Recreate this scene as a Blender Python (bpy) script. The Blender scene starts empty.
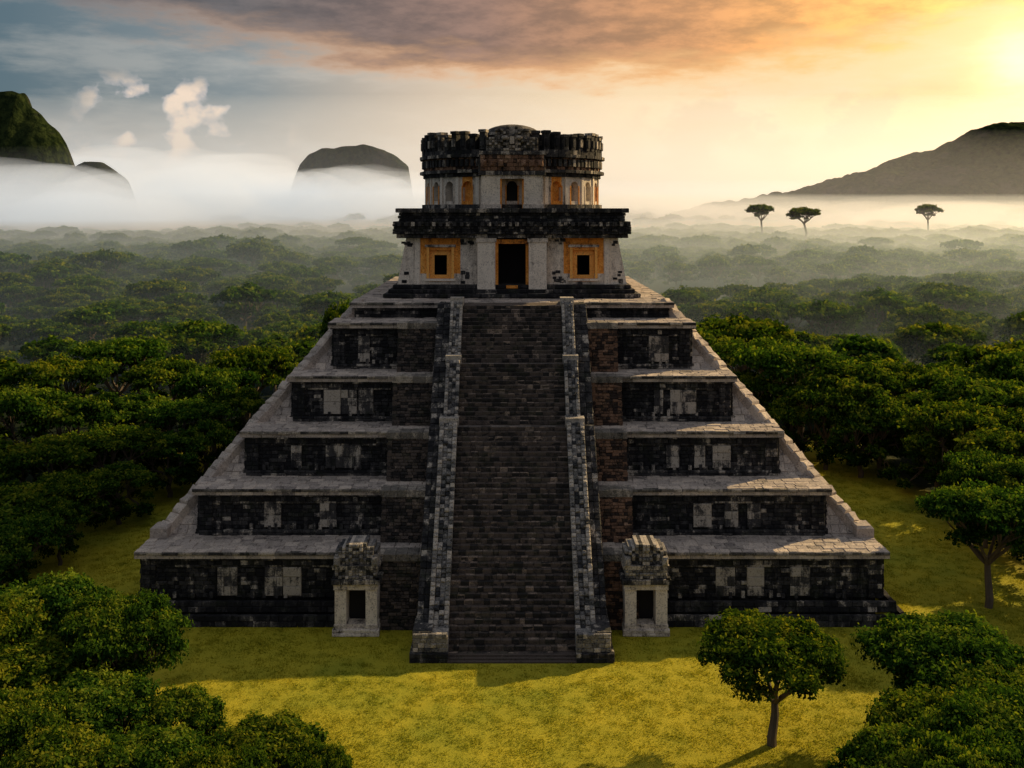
import bpy, math, random
import numpy as np
from mathutils import Vector, noise
R = random.Random(7)
rng = np.random.default_rng(7)
scene = bpy.context.scene
root = scene.collection
F=995.0; H=27.14
def Zat(py,Y): return H-(py-210)*Y/F
def Xat(px,Y): return (px-512)*Y/F

# ---------------------------------------------------------------- node helpers
def mat_new(name):
    m=bpy.data.materials.new(name); m.use_nodes=True
    nt=m.node_tree; nt.nodes.clear()
    return m,nt
def N(nt,t,**k):
    n=nt.nodes.new(t)
    for a,b in k.items(): setattr(n,a,b)
    return n
def L(nt,a,b): nt.links.new(a,b)
def math_(nt,op,a,b=None,c=None,clamp=False):
    n=N(nt,'ShaderNodeMath',operation=op); n.use_clamp=clamp
    for i,v in enumerate((a,b,c)):
        if v is None: continue
        if isinstance(v,(int,float)): n.inputs[i].default_value=v
        else: L(nt,v,n.inputs[i])
    return n.outputs[0]
def mix_(nt,f,a,b,mode='MIX'):
    n=N(nt,'ShaderNodeMix',data_type='RGBA',blend_type=mode)
    for i,v in ((0,f),(6,a),(7,b)):
        if isinstance(v,(int,float)): n.inputs[i].default_value=v
        elif isinstance(v,tuple): n.inputs[i].default_value=(*v,1) if len(v)==3 else v
        else: L(nt,v,n.inputs[i])
    return n.outputs[2]
def smooth_(nt,v,a,b,o0=0.0,o1=1.0):
    n=N(nt,'ShaderNodeMapRange',interpolation_type='SMOOTHSTEP')
    L(nt,v,n.inputs[0])
    for i,x in ((1,a),(2,b),(3,o0),(4,o1)): n.inputs[i].default_value=x
    return n.outputs[0]
def noise_(nt,vec,scale,detail=4,rough=.55,sx=1,sy=1,sz=1):
    if (sx,sy,sz)!=(1,1,1):
        mp=N(nt,'ShaderNodeMapping'); mp.inputs['Scale'].default_value=(sx,sy,sz); L(nt,vec,mp.inputs[0]); vec=mp.outputs[0]
    n=N(nt,'ShaderNodeTexNoise'); n.inputs['Scale'].default_value=scale; n.inputs['Detail'].default_value=detail; n.inputs['Roughness'].default_value=rough
    L(nt,vec,n.inputs['Vector']); return n.outputs[0]
def attr_(nt,name):
    n=N(nt,'ShaderNodeAttribute'); n.attribute_name=name; return n.outputs['Fac']
def ramp_(nt,f,stops,interp='EASE'):
    n=N(nt,'ShaderNodeValToRGB'); cr=n.color_ramp; cr.interpolation=interp
    while len(cr.elements)<len(stops): cr.elements.new(.5)
    for e,(p,c) in zip(cr.elements,stops): e.position=p; e.color=(*c,1)
    L(nt,f,n.inputs[0]); return n.outputs[0]

def stone_mat(name,dark,mid,pale,pale_lo=.55,pale_hi=.9,streak=1.0,bump=.6,moss=.25,tonew=1.0,noisew=.7):
    m,nt=mat_new(name)
    tc=N(nt,'ShaderNodeTexCoord').outputs['Object']
    tone=attr_(nt,'tone')
    big=noise_(nt,tc,.35,5,.6)
    med=noise_(nt,tc,2.2,6,.65)
    fine=noise_(nt,tc,11,5,.7)
    st=noise_(nt,tc,1.6,5,.7,1,1,.16)
    f=math_(nt,'MULTIPLY',tone,tonew)
    f=math_(nt,'ADD',f,math_(nt,'MULTIPLY',math_(nt,'SUBTRACT',med,.5),noisew*1.6))
    f=math_(nt,'ADD',f,math_(nt,'MULTIPLY',math_(nt,'SUBTRACT',big,.5),noisew))
    f=math_(nt,'ADD',f,math_(nt,'MULTIPLY',math_(nt,'SUBTRACT',st,.5),streak))
    f=math_(nt,'ADD',f,math_(nt,'MULTIPLY',math_(nt,'SUBTRACT',fine,.5),.9))
    c1=mix_(nt,smooth_(nt,f,.1,.5),dark,mid)
    c2=mix_(nt,smooth_(nt,f,pale_lo,pale_hi),c1,pale)
    mossf=math_(nt,'MULTIPLY',smooth_(nt,noise_(nt,tc,.9,6,.7),.50,.66),moss)
    c3=mix_(nt,mossf,c2,(.040,.050,.018))
    c3=mix_(nt,math_(nt,'MULTIPLY',smooth_(nt,fine,.48,.34),.6),c3,(.014,.013,.013))
    b=N(nt,'ShaderNodeBsdfPrincipled'); L(nt,c3,b.inputs['Base Color']); b.inputs['Roughness'].default_value=.88
    b.inputs['Specular IOR Level'].default_value=.25
    bp=N(nt,'ShaderNodeBump'); bp.inputs['Strength'].default_value=bump; bp.inputs['Distance'].default_value=.12
    hh=math_(nt,'ADD',math_(nt,'MULTIPLY',med,.8),math_(nt,'MULTIPLY',fine,.5)); L(nt,hh,bp.inputs['Height']); L(nt,bp.outputs[0],b.inputs['Normal'])
    o=N(nt,'ShaderNodeOutputMaterial'); L(nt,b.outputs[0],o.inputs[0]); return m
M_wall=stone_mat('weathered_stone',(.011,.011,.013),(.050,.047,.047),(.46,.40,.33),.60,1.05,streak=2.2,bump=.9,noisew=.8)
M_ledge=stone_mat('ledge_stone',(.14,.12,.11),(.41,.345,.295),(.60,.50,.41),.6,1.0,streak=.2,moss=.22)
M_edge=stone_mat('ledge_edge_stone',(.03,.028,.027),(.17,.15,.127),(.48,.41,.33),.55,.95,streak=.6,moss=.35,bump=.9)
M_stair=stone_mat('stair_stone',(.02,.018,.017),(.09,.069,.057),(.28,.21,.16),.72,1.1,streak=.2,moss=.3)
M_bal=stone_mat('carved_stone',(.03,.031,.034),(.21,.195,.18),(.50,.44,.37),.55,.95,streak=.3,bump=1.0,moss=.2)
M_brown=stone_mat('brown_stone',(.03,.02,.016),(.20,.11,.066),(.40,.25,.16),.75,1.1,streak=.3,moss=.15)
M_plaster=stone_mat('plaster',(.06,.057,.055),(.54,.46,.38),(.78,.68,.56),.42,.85,streak=1.5,moss=.12,tonew=1.0)
M_ochre=stone_mat('ochre_plaster',(.14,.05,.02),(.76,.27,.04),(.95,.46,.11),.5,.9,streak=1.2,moss=.08)
def plain(name,c,r=.95):
    m,nt=mat_new(name); b=N(nt,'ShaderNodeBsdfPrincipled'); b.inputs['Base Color'].default_value=(*c,1); b.inputs['Roughness'].default_value=r
    o=N(nt,'ShaderNodeOutputMaterial'); L(nt,b.outputs[0],o.inputs[0]); return m
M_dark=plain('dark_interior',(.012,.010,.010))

# ---------------------------------------------------------------- mesh builder
class MB:
    def __init__(s): s.v=[];s.f=[];s.t=[]
    def hexa(s,p,tone):
        b=len(s.v); s.v+= [tuple(q) for q in p]
        for f in ((0,3,2,1),(4,5,6,7),(0,1,5,4),(1,2,6,5),(2,3,7,6),(3,0,4,7)):
            s.f.append(tuple(b+i for i in f)); s.t.append(tone)
    def box(s,x0,x1,y0,y1,z0,z1,tone=.4):
        s.hexa([(x0,y0,z0),(x1,y0,z0),(x1,y1,z0),(x0,y1,z0),(x0,y0,z1),(x1,y0,z1),(x1,y1,z1),(x0,y1,z1)],tone)
    def stone(s,o,u,w,n,lu,lw,d,tone,ch=.035,back=.3):
        o=Vector(o);u=Vector(u);w=Vector(w);n=Vector(n)
        g=.008
        o=o+u*g+w*g; lu-=2*g; lw-=2*g
        ch=min(ch,lu*.25,lw*.25)
        j=lambda:Vector((R.uniform(-1,1),R.uniform(-1,1),R.uniform(-1,1)))*ch*.7
        bk=[o-n*back,o+u*lu-n*back,o+u*lu+w*lw-n*back,o+w*lw-n*back]
        mi=[q+n*(back+d-ch) for q in bk]
        fr=[o+u*ch+w*ch+n*d+j(),o+u*(lu-ch)+w*ch+n*d+j(),o+u*(lu-ch)+w*(lw-ch)+n*d+j(),o+u*ch+w*(lw-ch)+n*d+j()]
        b=len(s.v); s.v+=[tuple(q) for q in bk+mi+fr]
        for a in (0,4):
            for i in range(4):
                k=(i+1)%4; s.f.append((b+a+i,b+a+k,b+a+4+k,b+a+4+i)); s.t.append(tone)
        s.f.append((b+8,b+9,b+10,b+11)); s.t.append(tone)
    def masonry(s,o,u,w,n,LU,LW,bw,bh,jit=.05,d0=.0,tonef=None):
        o=Vector(o);u=Vector(u).normalized();w=Vector(w).normalized();n=Vector(n).normalized()
        rows=max(1,round(LW/bh)); rh=LW/rows
        for r in range(rows):
            a=0.0
            while a<LU-1e-4:
                l=bw*R.uniform(.65,1.4)
                if LU-a-l<bw*.45: l=LU-a
                t=tonef(a,r,rows) if tonef else R.random()**1.6
                s.stone(o+u*a+w*(r*rh),u,w,n,l,rh,d0+R.uniform(0,jit),t)
                a+=l
    def relief(s,cx,y,z0,hw,h,nx,nz,top,dmax,back=.8):
        """mirror-symmetric carved relief built of small stepped stones; top(t)=height fraction at t in 0..1 from centre"""
        cw=hw/nx; ch=h/nz
        for i in range(nx):
            for k in range(nz):
                if (k+.5)/nz>top((i+.5)/nx): continue
                d=R.choice((.0,.3,.55,.8,1.0))*dmax*(1-.35*i/nx)
                t=R.uniform(.1,.95)
                for sg in(-1,1):
                    x=cx+sg*(i+.5)*cw-cw/2
                    s.stone((x,y,z0+k*ch),(1,0,0),(0,0,1),(0,-1,0),cw,ch,d+.05,t+R.uniform(-.1,.1),.05,back)
    def obj(s,name,mat,parent=None):
        me=bpy.data.meshes.new(name); me.from_pydata(s.v,[],s.f)
        at=me.attributes.new('tone','FLOAT','FACE'); at.data.foreach_set('value',np.array(s.t,dtype=np.float32))
        me.materials.append(mat); me.update()
        ob=bpy.data.objects.new(name,me); root.objects.link(ob)
        if parent: ob.parent=parent
        return ob
def empty(name):
    e=bpy.data.objects.new(name,None); root.objects.link(e); return e

# ================================================================ PYRAMID
pyr=empty('stepped_pyramid')
CY=97.5
TY=[66,69.2,72.4,75.6,78.8,82]
TZ=[0,4.59,7.87,11.13,14.60,18.27,19.56]
TW=[24.5,21.7,19.3,16.6,14.1,12.9]
wall=MB(); ledge=MB(); core=MB(); curb=MB(); lip=MB()
def tf_wall(a,r,rows):
    t=R.random()**2.0*.62
    if R.random()<.05: t=R.uniform(.6,.9)
    return t
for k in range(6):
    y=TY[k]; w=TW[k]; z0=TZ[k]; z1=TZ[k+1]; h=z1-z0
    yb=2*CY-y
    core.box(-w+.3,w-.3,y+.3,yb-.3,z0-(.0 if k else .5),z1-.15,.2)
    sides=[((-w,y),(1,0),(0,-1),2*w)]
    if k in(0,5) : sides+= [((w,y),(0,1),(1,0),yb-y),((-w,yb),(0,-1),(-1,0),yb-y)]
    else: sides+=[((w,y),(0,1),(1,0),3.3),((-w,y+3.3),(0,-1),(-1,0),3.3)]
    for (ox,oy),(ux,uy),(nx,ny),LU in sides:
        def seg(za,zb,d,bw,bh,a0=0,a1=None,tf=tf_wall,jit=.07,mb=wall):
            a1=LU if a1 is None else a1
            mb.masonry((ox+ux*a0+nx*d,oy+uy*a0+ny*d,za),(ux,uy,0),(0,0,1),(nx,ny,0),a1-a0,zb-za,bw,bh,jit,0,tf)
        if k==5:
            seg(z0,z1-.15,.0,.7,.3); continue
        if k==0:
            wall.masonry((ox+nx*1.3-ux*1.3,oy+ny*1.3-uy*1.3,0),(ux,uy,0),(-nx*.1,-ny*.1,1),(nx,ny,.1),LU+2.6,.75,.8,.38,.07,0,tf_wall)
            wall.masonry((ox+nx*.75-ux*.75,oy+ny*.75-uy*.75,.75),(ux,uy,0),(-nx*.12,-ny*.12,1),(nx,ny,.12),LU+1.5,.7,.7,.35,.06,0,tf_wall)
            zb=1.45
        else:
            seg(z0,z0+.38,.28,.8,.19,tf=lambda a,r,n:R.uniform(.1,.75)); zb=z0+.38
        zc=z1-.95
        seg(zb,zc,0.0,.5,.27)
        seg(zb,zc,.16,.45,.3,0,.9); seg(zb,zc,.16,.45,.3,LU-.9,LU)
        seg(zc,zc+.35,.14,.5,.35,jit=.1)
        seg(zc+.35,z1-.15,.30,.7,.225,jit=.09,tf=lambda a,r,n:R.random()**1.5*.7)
        if LU>20 and (ux,uy)==(1,0):
            for a,b in [(-w+.9,-9.2),(9.0,w-.9)]:
                c=(a+b)/2; ww=(b-a)
                for off in ((-.16,.0) if ww<6 else (-.22,-.02,.12)):
                    if R.random()<.1: continue
                    cx=c+off*ww+R.uniform(-.5,.5); bw=R.uniform(.7,1.4)
                    wall.masonry((cx,y-.13,zb+.15),(1,0,0),(0,0,1),(0,-1,0),bw,zc-zb-.3,bw*R.choice((.5,1)),(zc-zb-.3)/R.choice((2.01,3.01)),.06,0,lambda a,r,n:R.uniform(.5,1.15))
                wall.masonry((a,y-.10,zc-.16),(1,0,0),(0,0,1),(0,-1,0),b-a,.16,.8,.16,.03,0,lambda a,r,n:R.uniform(.2,.9))
                x=a+.3
                while x<b-.4:
                    if R.random()<.6: wall.box(x,x+.22,y-.16-R.uniform(0,.08),y+.02,zb+.02,zb+R.uniform(.25,.5),R.uniform(.2,.9))
                    x+=R.uniform(.4,.9)
def pave(mb,x0,x1,y0,y1,z,bw,bd,tlo=.3,thi=.95):
    rows=max(1,round((y1-y0)/bd)); rd=(y1-y0)/rows
    for r in range(rows):
        a=x0
        while a<x1-1e-4:
            l=bw*R.uniform(.7,1.4)
            if x1-a-l<bw*.45: l=x1-a
            mb.stone((a,y0+r*rd,z-.15),(1,0,0),(0,1,0),(0,0,1),l,rd,.15+R.uniform(-.02,.03),R.uniform(tlo,thi),.03)
            a+=l
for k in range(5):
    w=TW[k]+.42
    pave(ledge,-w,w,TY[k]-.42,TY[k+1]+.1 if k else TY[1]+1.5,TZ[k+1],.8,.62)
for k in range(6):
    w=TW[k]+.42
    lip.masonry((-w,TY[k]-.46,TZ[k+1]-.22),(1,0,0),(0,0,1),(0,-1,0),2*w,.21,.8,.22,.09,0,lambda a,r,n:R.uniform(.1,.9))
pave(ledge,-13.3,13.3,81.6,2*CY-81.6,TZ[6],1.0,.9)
zA=TZ[1]-.02; zB=19.4
def P(s,sx,sy=1):
    w=24.3+(12.6-24.3)*s; yf=69.3+(83.3-69.3)*s
    return (sx*w, yf if sy>0 else 2*CY-yf, zA+(zB-zA)*s)
flank=MB()
a0=[P(0,-1),P(0,1),P(0,1,-1),P(0,-1,-1),P(1,-1),P(1,1),P(1,1,-1),P(1,-1,-1)]
flank.hexa(a0,.5)
n=30
for sx in(-1,1):
    for i in range(n):
        s0=i/n;s1=(i+1)/n
        p0=Vector(P(s0,sx));p1=Vector(P(s1,sx))
        up=(p1-p0); L_=up.length; up.normalize()
        nf=Vector((0,-(zB-zA),14.0)).normalized()
        inw=Vector((-sx,0,0))
        upf=Vector((0,14.0,(zB-zA))).normalized(); lf=(P(s1,sx)[2]-P(s0,sx)[2])/upf.z
        a=0
        while a<3.4:
            l=R.uniform(.5,1.0)
            o=p0+inw*a
            if sx>0: flank.stone(o-Vector((l,0,0)),(1,0,0),upf,nf,l,lf,.06+R.uniform(0,.05),R.uniform(.3,1.0))
            else: flank.stone(o,(1,0,0),upf,nf,l,lf,.06+R.uniform(0,.05),R.uniform(.3,1.0))
            a+=l
        side=up.cross(Vector((sx*.55,-.55,.9)).normalized()).normalized()
        nn=side.cross(up).normalized()
        if nn.z<0: nn=-nn
        curb.stone(p0-side*.5,up,side,nn,L_,1.0,.5+R.uniform(-.06,.06),R.uniform(.4,1.0),.12)
    for i in range(n):
        s0=i/n; s1=(i+1)/n
        p0=Vector(P(s0,sx)); p1=Vector(P(s0,sx,-1))
        nx=Vector((sx*(zB-zA),0,11.7)).normalized()
        ups=Vector((-sx*11.7,0,zB-zA)).normalized(); ls=(P(s1,sx)[2]-P(s0,sx)[2])/ups.z
        a=.5; LL=(p1-p0).length
        while a<LL-.5:
            l=R.uniform(.8,1.8)
            flank.stone(p0+Vector((0,a,0)),(0,1,0),ups,nx,l,ls,.05+R.uniform(0,.06),R.uniform(.2,.9))
            a+=l
    e=Vector(P(0,sx))
    curb.stone((e.x-.6,e.y-.9,e.z+.0),(1,0,0),(0,1,0),(0,0,1),1.2,1.4,.8,.6,.15)
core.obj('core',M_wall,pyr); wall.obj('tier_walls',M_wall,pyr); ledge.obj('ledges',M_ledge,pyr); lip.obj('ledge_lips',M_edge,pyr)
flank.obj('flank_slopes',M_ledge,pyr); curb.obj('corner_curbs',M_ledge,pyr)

# ---- flanking battered blocks beside the stairs
fl=MB(); fr=MB(); flt=MB()
for k in range(5):
    z0=TZ[k]; z1=TZ[k+1]; y=TY[k]
    for mb,xa,xb in ((fl,-8.9,-5.9),(fr,5.9,8.2)):
        yb0=y-1.75; yt=y-.75
        mb.hexa([(xa+.1,yb0+.15,z0),(xb-.1,yb0+.15,z0),(xb-.1,y+.5,z0),(xa+.1,y+.5,z0),(xa+.1,yt+.15,z1-.1),(xb-.1,yt+.15,z1-.1),(xb-.1,y+.5,z1-.1),(xa+.1,y+.5,z1-.1)],.2)
        w=Vector((0,yt-yb0,z1-z0)); nn=Vector((0,-(z1-z0),yt-yb0))
        mb.masonry((xa,yb0,z0),(1,0,0),w,nn,xb-xa,w.length-.15,.42,.22,.06,0,lambda a,r,n:R.random()**1.4*.8)
        for sx,xx in ((-1,xa),(1,xb)):
            for r in range(10):
                f=r/10; yy=yb0+(yt-yb0)*f; hh=(z1-z0)/10
                mb.stone((xx,yy if sx>0 else y+.0,z0+r*hh),(0,sx,0),(0,0,1),(sx,0,0),abs(y-yy) ,hh-.01,.03,R.random()*.6)
        a=xa-.1
        while a<xb+.1-1e-3:
            l=min(R.uniform(.5,1.0),xb+.1-a)
            if xb+.1-a-l<.3: l=xb+.1-a
            flt.stone((a,yt-.22,z1-.12),(1,0,0),(0,1,0),(0,0,1),l,1.3,.18,R.uniform(.3,.8)); a+=l
fl.obj('stair_flank_blocks',M_stair,pyr); fr.obj('stair_flank_brown',M_brown,pyr); flt.obj('flank_block_caps',M_edge,pyr)

# ---- central staircase
st=MB(); bal=MB(); bal2=MB()
secs=[((60.3,0.0),(71.5,11.6)),((72.0,11.6),(75.2,15.55)),((75.65,15.55),(79.3,19.55))]
XI=3.9
for si,((y0,z0),(y1,z1)) in enumerate(secs):
    ns=round((z1-z0)/.29); dz=(z1-z0)/ns; dy=(y1-y0)/ns
    for i in range(ns):
        yy=y0+i*dy; zz=z0+i*dz
        st.box(-XI,XI,yy+.12,yy+dy+2.0,zz-.4,zz+dz-.05,.2)
        a=-XI
        while a<XI-1e-4:
            l=R.uniform(.3,.7)
            if XI-a-l<.3: l=XI-a
            t_=R.random()**1.3
            st.stone((a,yy+R.uniform(-.02,.03),zz),(1,0,0),(0,0,1),(0,-1,0),l,dz,.0+R.uniform(0,.04),t_*.7,.03)
            st.stone((a,yy,zz+dz-.1),(1,0,0),(0,1,0),(0,0,1),l,dy+.05,.1+R.uniform(-.02,.012),.3+R.random()*.7,.025)
            a+=l
    st.box(-XI,XI,y1+.02,y1+3,z1-.5,z1-.02,.75)
    bal.masonry((-XI+.02,y1-.06,z1-.16),(1,0,0),(0,0,1),(0,-1,0),2*XI-.04,.15,.8,.15,.03,0,lambda a,r,n:R.uniform(.2,.7))
    up=Vector((0,y1-y0,z1-z0)); LL=up.length; up.normalize(); nn=Vector((0,-up.z,up.y))
    wi=[1.25,1.05,.95][si]
    for sx in(-1,1):
        xin=sx*XI; xo=sx*(XI+wi); xo2=sx*5.9
        def prism(mb,xa,xb,h,tone):
            xa,xb=min(xa,xb),max(xa,xb)
            o=nn*h
            mb.hexa([(xa,y0+o.y,z0+o.z-.0 if si else -.3),(xb,y0+o.y,z0+o.z if si else -.3),(xb,y0+3.5,z0-.8),(xa,y0+3.5,z0-.8),
                     (xa,y1+o.y,z1+o.z),(xb,y1+o.y,z1+o.z),(xb,y1+3.5,z1),(xa,y1+3.5,z1)],tone)
        prism(bal,xin,xo,.42,.3); prism(bal2,xo+sx*.002,xo2,.1,.2)
        rows=round(LL/.3); rl=LL/rows
        for i in range(rows):
            o=Vector((0,y0,z0))+up*(i*rl)+nn*.42
            cols=4; cw=wi/cols
            for c in range(cols):
                xa=min(xin,xo)+c*cw
                edge_=c in(0,3)
                tt=R.uniform(.15,1.0)+(.1 if edge_ else -.1)
                bal.stone(o+Vector((xa,0,0)),(1,0,0),up,nn,cw,rl,(.14 if edge_ else R.choice([0,.05,.15]))+R.uniform(-.02,.03),tt,.06)
        rows=round(LL/.42); rl=LL/rows
        for i in range(rows):
            o=Vector((0,y0,z0))+up*(i*rl)+nn*.1
            xa=min(xo,xo2); wd=abs(xo2-xo)
            bal2.stone(o+Vector((xa,0,0)),(1,0,0),up,nn,wd*.5,rl,.05+R.uniform(0,.05),R.random()*.75)
            bal2.stone(o+Vector((xa+wd*.5,0,0)),(1,0,0),up,nn,wd*.5,rl,.05+R.uniform(0,.05),R.random()*.75)
            bal2.stone(Vector((xo2,y0,z0))+up*(i*rl)+nn*.1,up,-nn,(sx,0,0),rl,1.0,.03,R.random()*.7)
        bal.box(min(xin,xo)-.06,max(xin,xo)+.06,y1-.25,y1+.75,z1-.2,z1+.62,.8)
for sx in(-1,1):
    bal2.box(min(sx*3.85,sx*6.15),max(sx*3.85,sx*6.15),59.6,62.5,-.2,.55,.5)
    bal2.box(min(sx*4.85,sx*6.0),max(sx*4.85,sx*6.0),59.95,62.6,.55,1.7,.5)
    bal.box(min(sx*3.87,sx*5.2),max(sx*3.87,sx*5.2),59.8,61.5,.55,1.5,.6)
    bal2.masonry((min(sx*3.85,sx*6.15),59.58,0),(1,0,0),(0,0,1),(0,-1,0),2.3,.56,.5,.28,.05,0,tf_wall)
    bal.masonry((min(sx*3.9,sx*5.95),59.78,.56),(1,0,0),(0,0,1),(0,-1,0),2.05,1.1,.4,.28,.08,0,lambda a,r,n:R.uniform(.2,.9))
for i in range(3): st.box(-XI-.02+.05,XI-.03,60.05-.25*i,60.6,-.1,.27-.09*i,.5)
st.obj('staircase',M_stair,pyr); bal.obj('carved_balustrades',M_bal,pyr); bal2.obj('balustrade_sides',M_wall,pyr)

# ================================================================ TEMPLE
tem=empty('stone_temple')
pl=MB(); dk=MB(); oc=MB(); ws=MB(); inn=MB(); bn=MB()
zt=TZ[6]
for i,(w,yf,h) in enumerate(((11.0,85.2,.35),(10.6,85.75,.35),(10.3,86.2,.35))):
    z=zt+.05+i*.35
    ws.box(-w+.1,w-.1,yf+.1,2*CY-yf-.1,z,z+h-.02,.3)
    for o,u,nv,LU in (((-w,yf,z),(1,0,0),(0,-1,0),2*w),((w,yf,z),(0,1,0),(1,0,0),2*(CY-yf)),((-w,2*CY-yf,z),(0,-1,0),(-1,0,0),2*(CY-yf))):
        ws.masonry(o,u,(0,0,1),nv,LU,h-.02,.8,h,.07,0,tf_wall)
zb=zt+1.1; zw=24.7; Yf=86.7
def wallpiece(mb,x0,x1,z0,z1,y0=Yf,y1=Yf+1.0,tone=.6):
    def xs(x,z):
        f=(z-zb)/(zw-zb)
        if abs(x)>9.5: return math.copysign(abs(x)-.75*f,x)
        return x
    def yo(z): return (z-zb)/(zw-zb)*.25
    mb.hexa([(xs(x0,z0),y0+yo(z0),z0),(xs(x1,z0),y0+yo(z0),z0),(xs(x1,z0),y1,z0),(xs(x0,z0),y1,z0),
             (xs(x0,z1),y0+yo(z1),z1),(xs(x1,z1),y0+yo(z1),z1),(xs(x1,z1),y1,z1),(xs(x0,z1),y1,z1)],tone)
for sx in(-1,1):
    def wp(mb,a,b,z0,z1,tone=.6,**k): 
        x0,x1=sorted((sx*a,sx*b)); wallpiece(mb,x0,x1,z0,z1,tone=tone,**k)
    wp(pl,8.0,10.0,zb,zw,.75)
    wp(pl,3.05,4.5,zb,zw,.5)
    wp(pl,4.5,5.3,zb+.25,21.6,.5); wp(pl,7.2,8.0,zb+.25,21.6,.5)
    wp(oc,4.5,5.3,21.6,zw,.5); wp(oc,7.2,8.0,21.6,zw,.55)
    wp(pl,4.5,8.0,zb,zb+.25,.5)
    wp(oc,5.3,7.2,zb+.25,zb+.5,.5)
    wp(oc,5.3,7.2,23.65,zw,.55)
    wp(oc,5.3,5.7,zb+.5,23.65,.8,y0=Yf+.35,y1=Yf+.8); wp(oc,6.8,7.2,zb+.5,23.65,.8,y0=Yf+.35,y1=Yf+.8)
    wp(oc,5.7,6.8,23.2,23.65,.9,y0=Yf+.35,y1=Yf+.8); wp(oc,5.7,6.8,zb+.5,zb+.8,.9,y0=Yf+.35,y1=Yf+.8)
    wp(oc,5.05,5.28,zb+.52,23.9,.95,y0=Yf-.12,y1=Yf+.1); wp(oc,7.22,7.45,zb+.52,23.9,.95,y0=Yf-.12,y1=Yf+.1)
    wp(pl,4.9,7.6,23.9,24.12,.35,y0=Yf-.16,y1=Yf+.1); wp(pl,4.9,7.6,zb+.3,zb+.5,.8,y0=Yf-.2,y1=Yf+.1)
    wp(pl,1.45,3.0,zb-.5,zw-.35,.8,y0=Yf-.75,y1=Yf+.9)
    wp(pl,1.35,3.1,zw-.35,zw,.45,y0=Yf-.85,y1=Yf+.9)
    wp(pl,1.4,3.06,zb-.95,zb-.5,.5,y0=Yf-.88,y1=Yf+.9)
    wp(pl,8.05,8.5,zb,zw,.95,y0=Yf-.12,y1=Yf+.1)
    x0,x1=sorted((sx*9.1,sx*10.0))
    pl.hexa([(x0,Yf+1,zb),(x1,Yf+1,zb),(x1,2*CY-Yf,zb),(x0,2*CY-Yf,zb),(x0-(.75*sx),Yf+1.0,zw),(x1-.75*sx,Yf+1.0,zw),(x1-.75*sx,2*CY-Yf-.2,zw),(x0-.75*sx,2*CY-Yf-.2,zw)],.6)
    for _ in range(22):
        a=R.choice([R.uniform(8.55,9.3),R.uniform(3.15,4.3)]); z=R.choice([R.uniform(zb,zb+1.0),R.uniform(zw-.8,zw-.3)])
        ws.stone((sx*a if sx>0 else -a-.45,Yf+.24*(z-zb)/(zw-zb)+.0,z),(1,0,0),(0,0,1),(0,-1,0),R.uniform(.3,.45),R.uniform(.2,.3),.05,R.uniform(.1,.6))
oc.box(-1.45,-1.2,Yf-.1,Yf+.9,zb-.4,zw-.5,.5); oc.box(1.2,1.45,Yf-.1,Yf+.9,zb-.4,zw-.5,.5)
oc.box(-1.45,1.45,Yf-.2,Yf+.9,zw-.5,zw-.12,.4)
pl.box(-9.2,9.2,2*CY-Yf-1,2*CY-Yf-.25,zb,zw,.5)
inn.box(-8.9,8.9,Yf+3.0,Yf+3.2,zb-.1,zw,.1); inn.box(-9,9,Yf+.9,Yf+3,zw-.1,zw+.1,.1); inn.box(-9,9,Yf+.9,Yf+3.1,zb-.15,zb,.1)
oc.box(-.5,.5,86.1,86.6,zb-.3,zb-.05,.5)
def band(mb,w,yf,z0,z1,bw,bh,jit,tf,d=0):
    mb.box(-w+.12,w-.12,yf+.12,2*CY-yf-.12,z0,z1-.01,.3)
    for o,u,nv,LU in (((-w,yf,z0),(1,0,0),(0,-1,0),2*w),((w,yf,z0),(0,1,0),(1,0,0),2*(CY-yf)),((-w,2*CY-yf,z0),(0,-1,0),(-1,0,0),2*(CY-yf))):
        mb.masonry(o,u,(0,0,1),nv,LU,z1-z0,bw,bh,jit,0,tf)
tfd=lambda a,r,n:R.random()**1.7*.75
band(ws,10.0,86.15,zw,zw+.35,.7,.35,.08,lambda a,r,n:R.uniform(.2,.85))
band(ws,10.2,85.95,zw+.35,zw+1.45,.42,.22,.14,tfd)
band(ws,9.8,86.3,zw+1.45,zw+2.2,.5,.25,.12,tfd)
band(ws,10.05,86.05,zw+2.2,zw+2.6,.7,.4,.1,lambda a,r,n:R.uniform(.2,.9))
for i in range(34):
    x=-9.9+i*.6; ws.box(x,x+.3,85.7-R.uniform(0,.1),86.0,zw+1.05,zw+1.4,R.uniform(.1,.9))
def ringhex(mb,p0,p1,r0,r1,z0a,z0b,z1,tone):
    def pt(p,r,z): return (math.sin(p)*r, CY-math.cos(p)*r, z)
    mb.hexa([pt(p0,r1,z0a),pt(p1,r1,z0b),pt(p1,r0,z0b),pt(p0,r0,z0a),pt(p0,r1,z1),pt(p1,r1,z1),pt(p1,r0,z1),pt(p0,r0,z1)],tone)
def ring(mb,r0,r1,z0,z1,arc,rows,jit,tf):
    rh=(z1-z0)/rows
    for r in range(rows):
        a=R.uniform(0,.02); e=a+2*math.pi
        while a<e-1e-4:
            l=arc/r1*R.uniform(.7,1.35)
            if e-a-l<arc/r1*.5: l=e-a
            ringhex(mb,a+.0012,a+l-.0012,r0,r1+R.uniform(-jit,jit),z0+r*rh+.01,z0+r*rh+.01,z0+(r+1)*rh-.01,tf(a,r,rows)); a+=l
zl=zw+2.6; RW=8.4
ring(ws,7,8.75,zl,zl+.35,.8,1,.04,lambda a,r,n:R.uniform(.2,.8))
inn_r=MB()
for i in range(72): ringhex(inn_r,i*math.pi/36,(i+1)*math.pi/36,RW-1.6,RW-.8,zl,zl,34,.1)
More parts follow.
